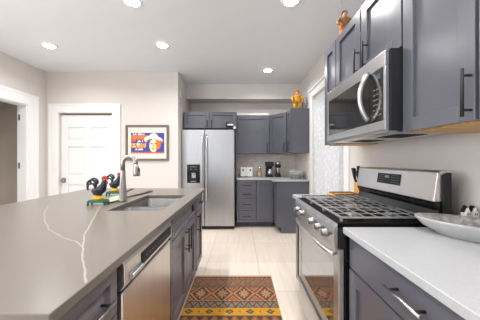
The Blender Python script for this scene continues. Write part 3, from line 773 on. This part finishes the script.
# pale green leaf dish between them and a long dark brown strip
lf = MB(); n = 24; vs = []; 
outl = []
for k in range(n):
    a = 2*PI*k/n; u = .17*math.cos(a); v = .055*math.sin(a)*(1-.35*math.cos(a)); outl.append((u, v))
ca, sa = math.cos(PI/2+.18), math.sin(PI/2+.18)
def LP(u, v): return (-1.055+u*ca-v*sa, 1.86+u*sa+v*ca)
for sc_, zz_ in ((.80, .9150), (1, .927), (.97, .930), (.78, .919), (.2, .918)):
    for (u, v) in outl: X, Y = LP(u*sc_, v*sc_); vs.append((X, Y, zz_))
fs = [tuple(range(n))[::-1], tuple(4*n+k for k in range(n))]
for i in range(4):
    for k in range(n): fs.append((i*n+k, i*n+(k+1) % n, (i+1)*n+(k+1) % n, (i+1)*n+k))
lf.add(vs, fs, True)
tag(obj('leaf_dish', lf, 'palegreen'), 'pale green leaf shaped dish lying between the two roosters', 'dish')
bt = thing('brown_strip', 'long dark brown strip lying behind the faucet', 'utensil', (-1.0, 2.03, .915))
obj('handle', MB().tube([(-1.02, 1.86, .922), (-.97, 2.08, .922)], .007, 8), 'darkbrown', bt)
obj('wide_end', MB().prism([(-.978, 2.082), (-.960, 2.080), (-.925, 2.34), (-.965, 2.345)], 'z', .9165, .9265), 'darkbrown', bt, .002)

# ------------------------------------------------------------------ picture
pc = thing('framed_picture', 'framed orange and blue poster of a man in a white hat', 'picture', (-1.56, YD-.02, 1.25))
px0, px1, pz0, pz1 = (126.2-240)/59.*1.0, (168.9-240)/59., 1.25+(160-160.6)/59., 1.25+(160-125.2)/59.
yb = YD-.001
f = .035
fm = MB().box(px0, px0+f, yb-.028, yb, pz0, pz1).box(px1-f, px1, yb-.028, yb, pz0, pz1).box(px0+f, px1-f, yb-.028, yb, pz0, pz0+f).box(px0+f, px1-f, yb-.028, yb, pz1-f, pz1)
obj('frame', fm, 'frame', pc, .002)
obj('mat_board', MB().box(px0+f, px1-f, yb-.012, yb-.001, pz0+f, pz1-f), 'matboard', pc)
def painted(name, m, parent, nx, ny, posfn, colfn, flip=False):
    off = offset_of(parent); vs = []; fs = []; cols = []
    for j_ in range(ny+1):
        for i in range(nx+1): vs.append(tuple(V3(posfn(i/nx, j_/ny))-off))
    for j_ in range(ny):
        for i in range(nx):
            a = j_*(nx+1)+i; q = (a, a+1, a+nx+2, a+nx+1); fs.append(q[::-1] if flip else q); cols.append(colfn((i+.5)/nx, (j_+.5)/ny))
    me = bpy.data.meshes.new(name); me.from_pydata(vs, [], fs); me.update()
    at = me.color_attributes.new('pattern', 'FLOAT_COLOR', 'CORNER')
    for p, c_ in zip(me.polygons, cols):
        for li in p.loop_indices: at.data[li].color = c_
    me.materials.append(M[m]); o = bpy.data.objects.new(name, me); COL.objects.link(o); o.parent = parent
    return o
qx0, qx1, qz0, qz1 = (131.2-240)/59., (164.6-240)/59., 1.25+(160-153.6)/59., 1.25+(160-132.8)/59.
OR, BL, WH, FL, RD, DK = srgb(232, 112, 40), srgb(52, 60, 140), srgb(246, 236, 216), srgb(250, 214, 160), srgb(206, 84, 48), srgb(120, 50, 30)
random.seed(3)
tx = [[random.random() for _ in range(70)] for _ in range(40)]
def poster(u, v):
    # u right 0..1, v up 0..1 ; x,y in poster units 34 x 21
    x, y = u*34, v*21
    def ell(cx_, cy_, rx, ry, rot_=0):
        a, b_ = x-cx_, y-cy_; c_, s_2 = math.cos(rot_), math.sin(rot_); a, b_ = a*c_+b_*s_2, -a*s_2+b_*c_
        return (a/rx)**2+(b_/ry)**2 < 1
    face = ell(23, 8, 4.2, 6.6)
    if ell(23, 15.5, 5.0, 5.0) and y > 15.0: return WH                       # crown
    if ell(23, 13.5, 9.6, 4.4, -.10) and not ell(23.2, 11.4, 7.6, 3.2, -.1): return WH if x < 29.5 or y > 13 else OR
    if face:
        if ell(21.2, 10, 1.1, .6) or ell(25, 10, 1.0, .6): return DK
        if 22.4 < x < 23.2 and 6.3 < y < 9: return OR
        if ell(22.8, 4.8, 1.7, .6): return RD
        if x > 25.6: return OR
        return FL if (x+y) % 7 > 1.2 else WH
    if ell(27.6, 9.3, 2.6, 5.0) : return OR
    if x < 17.6:
        k = int(x*1.6); g = tx[int(y)][k] 
        if 18.6 < y < 20.2: return WH if 2 < x < 14.5 and g > .38 else BL
        if 14.4 < y <= 18.2: return OR if g > .12 or y > 17 else RD
        if 11.2 < y < 13.4 and 6.5 < x < 12.5: return WH if g > .3 else BL
        if 10.6 < y <= 14.4: return RD if (x < 5 or x > 13.5) and y > 12 else BL
        if 6.0 < y <= 10.2: return (OR if g > .35 else FL) if x < 15.5 else BL
        if 3.2 < y < 5.0 and 4.5 < x < 12.5: return WH if g > .35 else BL
    if y < 1.7: return OR if (int(x) % 3) else BL
    return BL
painted('poster', 'print', pc, 102, 63, lambda u, v: (qx0+(qx1-qx0)*u, yb-.0125, qz0+(qz1-qz0)*v), poster)
0 and obj('glazing', MB().box(px0+f, px1-f, yb-.0165, yb-.0150, pz0+f, pz1-f), 'glass', pc)

# ------------------------------------------------------------------ rug
RGX0, RGX1, RGY0, RGY1 = -.480, .335, 1.02, 2.345
BR, RU, PE, GR, OC, BK, TN = srgb(98, 68, 54), srgb(146, 92, 60), srgb(180, 132, 96), srgb(128, 118, 106), srgb(196, 144, 36), srgb(74, 56, 50), srgb(162, 110, 70)
def rugcol(u, v):
    X = RGX0+(RGX1-RGX0)*u; Y = RGY0+(RGY1-RGY0)*v
    cm = 100.
    rn = random.random()
    def tri(a, p): q = (a/p) % 1.; return abs(q-.5)*2          # 0..1..0
    D = (RGY1-Y)*cm                                              # cm from the far edge
    Xc = (X-RGX0)*cm
    base = None
    if D > 66.2: D = 132.5-D
    if D < 3.2: base = BR if int(Xc/2) % 2 else RU
    elif D < 11 or 11.8 <= D < 19.:
        h = (D-3.2)/7.8 if D < 11 else (19.-D)/7.2; z = tri(Xc+(0 if D < 11 else 5.1), 10.2)
        e = h-z
        if abs(e) < .13: base = GR
        elif abs(e) < .30: base = BK
        elif abs(e) < .5: base = TN if e > 0 else RU
        else: base = PE if abs(e) > .8 else (RU if int(Xc) % 3 else BR)
    elif D < 11.8 or D < 20.: base = BR
    elif D < 39.5:
        q = ((Xc-.9) % 20.4)-10.2; h = (D-29.7)/1.62
        a2 = abs(q)+abs(h)*1.25
        if a2 < 7.2:
            star = (abs(q) < .9 and abs(h) < 4) or (abs(h) < .7 and abs(q) < 4.6) or (abs(abs(q)-abs(h)*1.2) < .9 and a2 < 6.4)
            base = PE if star else BR
            if a2 < 1.1: base = RU
        elif a2 < 8.4: base = BK
        elif a2 < 10.0: base = PE
        elif a2 < 11.2: base = RU
        elif a2 < 12.4: base = BK
        else: base = TN if a2 < 14.2 else RU
    elif D < 40.6: base = PE if int(Xc/2.) % 2 else RU
    elif D < 42: base = BR
    elif D < 48.7:
        h = (D-42)/6.7; z = tri(Xc, 7.4); base = BK if abs(h-z) < .17 else (GR if abs(h-z) < .75 else BR)
    elif D < 50.0: base = RU if int(Xc/3) % 2 else BR
    elif D < 58.5:
        q = ((Xc+3) % 17.)-8.5; h = (D-54.2)*1.15; a2 = abs(q)+abs(h)*1.1
        base = OC
        if 1.9 < a2 < 3.7: base = BK
        elif a2 <= 1.9: base = GR
        elif abs(abs(q)-8.5)+abs(h) < 1.4: base = RU
    elif D < 60: base = BR
    else:
        h = (D-60)/6.2; z = tri(Xc, 8.); base = RU if abs(h-z) < .25 else (TN if h > z else BK)
    k = .82+.36*rn
    return (base[0]*k, base[1]*k, base[2]*k, 1)
rug = thing('rug', 'brown, rust and ochre kilim rug with diamond bands on the tiled aisle', 'rug', ((RGX0+RGX1)/2, (RGY0+RGY1)/2, .001))
obj('backing', MB().box(RGX0, RGX1, RGY0, RGY1, .001, .008), 'fringe', rug)
painted('woven_top', 'rug', rug, 126, 205, lambda u, v: (RGX0+.006+(RGX1-RGX0-.012)*u, RGY0+(RGY1-RGY0)*v, .0085), rugcol)
fg = MB(); 
for k in range(82):
    x = RGX0+.005+k*.00995
    for y0, sgn in ((RGY1, 1), (RGY0, -1)): fg.box(x, x+.006, y0, y0+sgn*(.032+.006*random.random()), .001, .006)
o = obj('fringe', fg, 'fringe', rug)

# ------------------------------------------------------------------ fridge
fr = thing('refrigerator', 'stainless side-by-side refrigerator with dispenser in the left door', 'refrigerator', (-.57, 4.3, 0))
fx0, fx1, fyf = -1.034, -.096, 3.93
obj('body', MB().box(fx0+.008, fx1-.008, fyf+.075, YB-.02, .03, 1.765).box(fx0+.05, fx1-.05, fyf+.10, YB-.05, 0, .03), 'frame', fr)
split = (204.6-240)/56.
def rdoor(x0, x1, y0, y1, z0, z1, m, parent, name, hole=None):
    """door with rounded front edges"""
    r = .018; out = []
    for i in range(6): a = PI+PI/2*i/5; out.append((x0+r+r*math.cos(a), y0+r+r*math.sin(a)))
    for i in range(6): a = 3*PI/2+PI/2*i/5; out.append((x1-r+r*math.cos(a), y0+r+r*math.sin(a)))
    out += [(x1, y1), (x0, y1)]
    return obj(name, MB().prism(out, 'z', z0, z1), m, parent)
# left door in pieces around the dispenser recess
hx0, hx1, hz0, hz1 = (187.0-240)/56., (200.0-240)/56., 1.25-.41, 1.25-.08
ld = MB(); r = .016
x0, x1 = fx0, split-.004
xs = [x0, hx0, hx1, x1]; zs = [.07, hz0, hz1, 1.79]
for i in range(3):
    for k in range(3):
        if (i, k) == (1, 1): ld.box(xs[i], xs[i+1], fyf+.055, fyf+.07, zs[k], zs[k+1])
        else: ld.box(xs[i], xs[i+1], fyf, fyf+.07, zs[k], zs[k+1])
ldo = obj('freezer_door', ld, 'steelf', fr)
rdoor(split+.004, fx1, fyf, fyf+.07, .07, 1.79, 'steelf', fr, 'fridge_door')
dsp = MB()
e = .008
dsp.box(hx0+.001, hx0+e, fyf-.002, fyf+.054, hz0+.001, hz1-.001).box(hx1-e, hx1-.001, fyf-.002, fyf+.054, hz0+.001, hz1-.001).box(hx0+e, hx1-e, fyf-.002, fyf+.054, hz0+.001, hz0+.02).box(hx0+e, hx1-e, fyf-.002, fyf+.054, hz1-.13, hz1-.001).box(hx0+e, hx1-e, fyf+.046, fyf+.054, hz0+.02, hz1-.13)
dd = obj('dispenser', dsp, 'blackgloss', ldo)
mx_ = (hx0+hx1)/2
obj('dispenser_paddle', MB().box(mx_-.035, mx_+.035, fyf+.02, fyf+.03, hz0+.09, hz0+.18).box(mx_-.05, mx_+.05, fyf+.01, fyf+.03, hz0+.021, hz0+.03), 'chrome', dd)
obj('dispenser_marks', MB().box(mx_-.06, mx_+.06, fyf-.0032, fyf-.0022, hz1-.05, hz1-.035).box(mx_-.06, mx_-.02, fyf-.0032, fyf-.0022, hz1-.09, hz1-.08).box(mx_+.02, mx_+.06, fyf-.0032, fyf-.0022, hz1-.09, hz1-.08), 'mark', dd)
for xx, pr in ((split-.038, ldo), (split+.038, fr)):
    h = obj('handle', MB().tube([(xx, fyf-.002, .52), (xx, fyf-.040, .56), (xx, fyf-.050, .75), (xx, fyf-.050, 1.45), (xx, fyf-.040, 1.66), (xx, fyf-.002, 1.70)], .012, 10), 'steel', pr)
obj('bottom_grille', MB().box(fx0+.01, fx1-.01, fyf+.03, fyf+.07, .012, .065), 'black', fr)
obj('hinge_cover', MB().box(fx0+.02, fx0+.12, fyf+.01, fyf+.09, 1.791, 1.803), 'black', fr)
obj('hinge_cover', MB().box(fx1-.12, fx1-.02, fyf+.01, fyf+.09, 1.791, 1.803), 'black', fr)
# cup ornament on top of fridge
bo = thing('mug', 'small black and white mug standing on the refrigerator', 'mug', (-.165, 3.99, 1.805))
obj('cup', MB().lathe([(.045, 0), (.052, .012), (.03, .03), (.045, .055), (.052, .11), (.047, .112), (.04, .06)], (-.175, 3.99, 1.8055), 20), 'black', bo)
obj('handle', MB().tube([(-.222, 3.99, 1.84), (-.25, 3.985, 1.87), (-.25, 3.985, 1.92), (-.222, 3.99, 1.945)], .01, 8), 'black', bo)
obj('white_band', MB().lathe([(.051, .062), (.055, .066), (.056, .088), (.053, .092)], (-.175, 3.99, 1.8055), 20), 'ceramic', bo)
sg = thing('salt_shaker', 'small white shaker on the refrigerator, right of the black mug', 'shaker', (-.118, 3.96, 1.805))
obj('shaker', MB().lathe([(.018, 0), (.020, .01), (.018, .03), (.010, .042), (.012, .052), (.005, .058)], (-.112, 3.945, 1.8055), 16), 'ceramic', sg)
sg.location = (-.105, 3.945, 1.8055)
for ch in sg.children:
    for v in ch.data.vertices: v.co.x += .0; v.co.y += .015; v.co.z -= .0005

# ------------------------------------------------------------------ wall cabinets of the back run
YU = 4.34
t = thing('wall_cabinet', 'deep grey wall cabinet with two doors above the refrigerator', 'cabinet', (-.55, 4.3, 1.81), 'wall cabinets of the back run')
obj('body', MB().box(-1.030, -.078, 4.035, YB-.003, 1.83, 2.13), 'cab', t)
F = FY(4.035)
door_part(t, F, -1.022, -.563, 1.835, 2.126, ((-.60, 1.85), (-.60, 1.98)), rail=.06)
door_part(t, F, -.556, -.082, 1.835, 2.126, ((-.52, 1.85), (-.52, 1.98)), rail=.06)
obj('side_panel', MB().box(-.077, -.062, 4.02, YB-.003, 0.916, 2.13), 'cab', t)
t = thing('wall_cabinet', 'single-door grey wall cabinet right of the refrigerator', 'cabinet', (.25, 4.5, 1.37), 'wall cabinets of the back run')
obj('body', MB().box(-.058, .573, YU, YB-.003, 1.375, 2.13), 'cab', t)
F = FY(YU)
door_part(t, F, -.053, .570, 1.380, 2.126, ((.53, 1.40), (.53, 1.58)), rail=.075)
obj('top_strip', MB().box(-.055, .575, YU-.01, YU+.02, 2.131, 2.175), 'wall', t, label='pale strip along the top')  # thin pale strip in the wall colour above the cabinet front
# corner diagonal cabinet
t = thing('corner_wall_cabinet', 'angled grey corner wall cabinet', 'cabinet', (.9, 4.4, 1.37), 'wall cabinets of the back run')
yc = 4.035
out = [(.578, YU), (.578, YB-.003), (XR-.003, YB-.003), (XR-.003, yc), (.875, yc)]
obj('body', MB().prism(out, 'z', 1.375, 2.13), 'cab', t)
p0 = V3((.578, YU, 0)); p1 = V3((.875, yc, 0)); u = (p1-p0); ln = u.length; u.normalize(); nn = V3((u.y, -u.x, 0)); 
if nn.y > 0: nn = -nn
Fc = (p0, u, V3((0, 0, 1)), nn)
door_part(t, Fc, .022, ln-.022, 1.380, 2.126, ((ln-.055, 1.40), (ln-.055, 1.58)), rail=.065)
t = thing('wall_cabinet', 'grey wall cabinet with plain end panel beside the patio door', 'cabinet', (1.0, 3.85, 1.37), 'wall cabinets of the back run')
obj('body', MB().box(.875, XR-.003, 3.735, 4.032, 1.375, 2.13), 'cab', t)
F = FX(.875, -1)
door_part(t, F, 3.738, 4.010, 1.380, 2.126, ((3.785, 1.40), (3.785, 1.58)), rail=.06)

# back base cabinets
YC = 4.06
t = thing('base_cabinet', 'grey base cabinet with four stacked drawers beside the refrigerator', 'cabinet', (.12, 4.35, 0), 'base cabinets of the back run')
obj('body', MB().box(-.06, .297, YC, YB-.003, .10, .883), 'cab', t)
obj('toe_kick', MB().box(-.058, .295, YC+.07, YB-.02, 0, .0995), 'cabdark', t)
F = FY(YC)
for (z0, z1) in ((.705, .865), (.55, .695), (.33, .54), (.115, .32)):
    d = door_part(t, F, -.050, .287, z0, z1, None, 'cab', 'drawer', rail=.03)
    bar_handle(F, (.04, (z0+z1)/2), (.20, (z0+z1)/2), d)
t = thing('base_cabinet', 'single-door grey base cabinet in the back corner', 'cabinet', (.45, 4.35, 0), 'base cabinets of the back run')
obj('body', MB().box(.30, .612, YC, YB-.003, .10, .883), 'cab', t)
obj('toe_kick', MB().box(.302, .61, YC+.07, YB-.02, 0, .0995), 'cabdark', t)
door_part(t, F, .310, .602, .115, .865, None, rail=.055)
t = thing('base_cabinet', 'grey base cabinet with plain end panel facing the aisle', 'cabinet', (.9, 4.2, 0), 'base cabinets of the back run')
obj('body', MB().box(.635, XR-.003, 3.765, YB-.003, .10, .883), 'cab', t)
obj('toe_kick', MB().box(.70, XR-.02, 3.780, YB-.02, 0, .0995), 'cabdark', t)
obj('end_panel', MB().prism([(.632, .883), (XR-.018, .883), (XR-.018, 0), (.70, 0), (.70, .10), (.632, .10)], 'y', 3.745, 3.7645), 'cab', t)
F = FX(.635, -1)
door_part(t, F, 3.77, 4.03, .115, .865, None, rail=.05)
tag(obj('worktop', MB().gridslab([-.062, .555, XR-.003], [3.72, 4.025, YB-.009], .884, .914, [(0, 0)]), 'quartzwhite', None, .002),
    'L-shaped white worktop in the back corner under the tile backsplash', 'countertop', 'white worktops')

# ------------------------------------------------------------------ things on the back worktop
zc = .9145
to = thing('toaster', 'white and chrome toaster beside the refrigerator', 'toaster', (.13, 4.35, zc))
obj('housing', MB().box(.01, .115, 4.28, 4.45, zc+.012, zc+.195).box(.135, .245, 4.28, 4.45, zc+.012, zc+.195).box(.1155, .1345, 4.29, 4.44, zc+.02, zc+.18), 'ceramic', to, .018)
obj('foot_base', MB().box(.015, .24, 4.29, 4.44, zc, zc+.0115), 'black', to)
for x in (.035, .165): obj('slot', MB().box(x, x+.055, 4.31, 4.42, zc+.1955, zc+.1975), 'black', to)
for x in (.05, .19):
    obj('lever', MB().box(x, x+.022, 4.268, 4.279, zc+.12, zc+.16), 'black', to, .003)
bj = thing('glass_jar', 'small glass jar with amber filling and silver lid', 'jar', (.39, 4.38, zc))
obj('filling', MB().lathe([(.036, 0), (.036, .07), (.03, .075)], (.385, 4.38, zc+.004), 18), 'amber', bj)
obj('jar', MB().lathe([(.043, 0), (.043, .10), (.030, .125), (.030, .14), (.029, .14)], (.385, 4.38, zc), 18), 'glass', bj)
obj('lid', MB().lathe([(.033, 0), (.033, .025), (.012, .03), (.012, .045), (.005, .05)], (.385, 4.38, zc+.1405), 18), 'chrome', bj)
cf = thing('coffee_maker', 'black and chrome coffee maker on the back worktop', 'coffee maker', (.60, 4.4, zc))
obj('base', MB().box(.51, .66, 4.30, 4.50, zc, zc+.035), 'black', cf, .006)
obj('column', MB().box(.52, .65, 4.44, 4.50, zc+.0355, zc+.21), 'blackgloss', cf, .004)
obj('head', MB().box(.51, .66, 4.30, 4.50, zc+.2105, zc+.30), 'black', cf, .012)
obj('carafe', MB().lathe([(.045, 0), (.056, .03), (.055, .07), (.035, .11), (.038, .125)], (.595, 4.37, zc+.036), 20), 'chrome', cf)
obj('carafe_handle', MB().tube([(.548, 4.36, zc+.14), (.52, 4.35, zc+.13), (.52, 4.35, zc+.08), (.545, 4.36, zc+.07)], .007, 8), 'black', cf)
gr = thing('coffee_grinder', 'slim chrome coffee grinder with black top', 'grinder', (.74, 4.4, zc))
obj('base', MB().lathe([(.058, 0), (.058, .05), (.05, .06)], (.755, 4.38, zc), 22), 'black', gr)
obj('cup', MB().lathe([(.042, 0), (.045, .11), (.05, .125)], (.755, 4.38, zc+.0605), 22), 'chrome', gr)
obj('band', MB().lathe([(.056, 0), (.058, .05), (.055, .055)], (.755, 4.38, zc+.186), 22), 'black', gr)
obj('hopper', MB().lathe([(.05, 0), (.056, .045), (.03, .06)], (.755, 4.38, zc+.2415), 22), 'chrome', gr)
zp = zc; pcx, pcy = 1.0, 3.92
labs = ['white plate at the bottom of the stack on the back worktop', 'grey plate second from the bottom of the stack', 'grey plate in the middle of the stack', 'white plate second from the top of the stack', 'wide white plate topmost of the stack']
for i, (r_, m_, hh) in enumerate(((.118, 'plate2', .024), (.120, 'plate2', .024), (.122, 'plate2', .024), (.125, 'plate', .028), (.130, 'plate', .036))):
    pl = MB().lathe([(.6, 0), (.62, .002), (.97, hh-.004), (1, hh), (.96, hh-.0005), (.6, .006), (.02, .006)], (pcx, pcy, zp), 30, r_, r_)
    tag(obj('plate', pl, m_), labs[i], 'plate', 'plates stacked on the back worktop'); zp += hh+.0008

# ------------------------------------------------------------------ figurines
def figure(name, x, y, z, h, label, cloth, cloth2, hat=None):
    wd = 1.35 if hat == 'crown' else 1.
    t = thing(name, label, 'figurine', (x, y, z))
    s = h; P = lambda a, b, c: (x+a*s*wd, y+b*s, z+c*s)
    obj('trousers', MB().tube([P(-.08, 0, 0), P(-.09, 0, .2), P(-.06, 0, .42)], [.09*s, .09*s, .11*s], 12).tube([P(.08, 0, 0), P(.09, 0, .2), P(.06, 0, .42)], [.09*s, .09*s, .11*s], 12), cloth2, t)
    obj('jacket', MB().lathe([(.15, 0), (.17, .08), (.14, .2), (.17, .32), (.13, .38), (.05, .41)], P(0, 0, .37), 18, s, s*.7), cloth, t) if False else None
    m = MB(); m.lathe([(.19*s, 0), (.18*s, .10*s), (.15*s, .2*s), (.18*s, .32*s), (.14*s, .38*s), (.05*s, .41*s)], P(0, 0, .36), 18, wd, .7)
    for sg_ in (-1, 1): m.tube([P(.14*sg_, 0, .70), P((.20 if hat else .27)*sg_, -.06, .56), P(.20*sg_, -.16, .44)], [.07*s, .065*s, .05*s], 10)
    obj('coat', m, cloth, t)
    hd = MB().ball(P(0, -.01, .86), .085*s, .085*s, .105*s); hd.tube([P(0, 0, .74), P(0, 0, .80)], .04*s, 8)
    hd.ball(P(0, -.095, .85), .015*s, .02*s, .02*s, 6, 4); ho = obj('head', hd, 'skin', t)
    for sg_ in (-1, 1): obj('hand', MB().ball(P(.20*sg_, -.17, .43), .04*s, seg=8, rings=5), 'skin', t)
    if hat == 'crown': obj('headdress', MB().lathe([(.105*s, 0), (.115*s, .06*s), (.07*s, .10*s), (.03*s, .12*s)], P(0, 0, .90), 14), 'orangec', t)
    else: obj('hair', MB().ball(P(0, .02, .90), .105*s, .10*s, .10*s), 'hair', t)
    return t
figure('costumed_figurine', .995, 3.83, 2.1315, .33, 'gold costumed figurine standing on the wall cabinet by the patio door', 'gold', 'gold', 'crown')
vz = thing('glass_bottle', 'slender grey bottle behind the gold figurine on the cabinet', 'bottle', (1.12, 3.88, 2.1315))
obj('bottle', MB().lathe([(.035, 0), (.035, .11), (.014, .15), (.014, .21), (.016, .22)], (1.12, 3.88, 2.1315), 16), 'speck', vz)
ff = figure('fishing_figurine', .905, 1.90, 2.286, .255, 'small brown figurine with black hair sitting atop the wall cabinets', 'brownc', 'orangec')
obj('fishing_rod', MB().tube([(.86, 1.86, 2.40), (.845, 1.84, 2.50), (.84, 1.83, 2.60), (.815, 1.82, 2.66)], .0025, 6), 'speck', ff)

for o in bpy.data.objects:
    if o.name.startswith('bulb'): pass
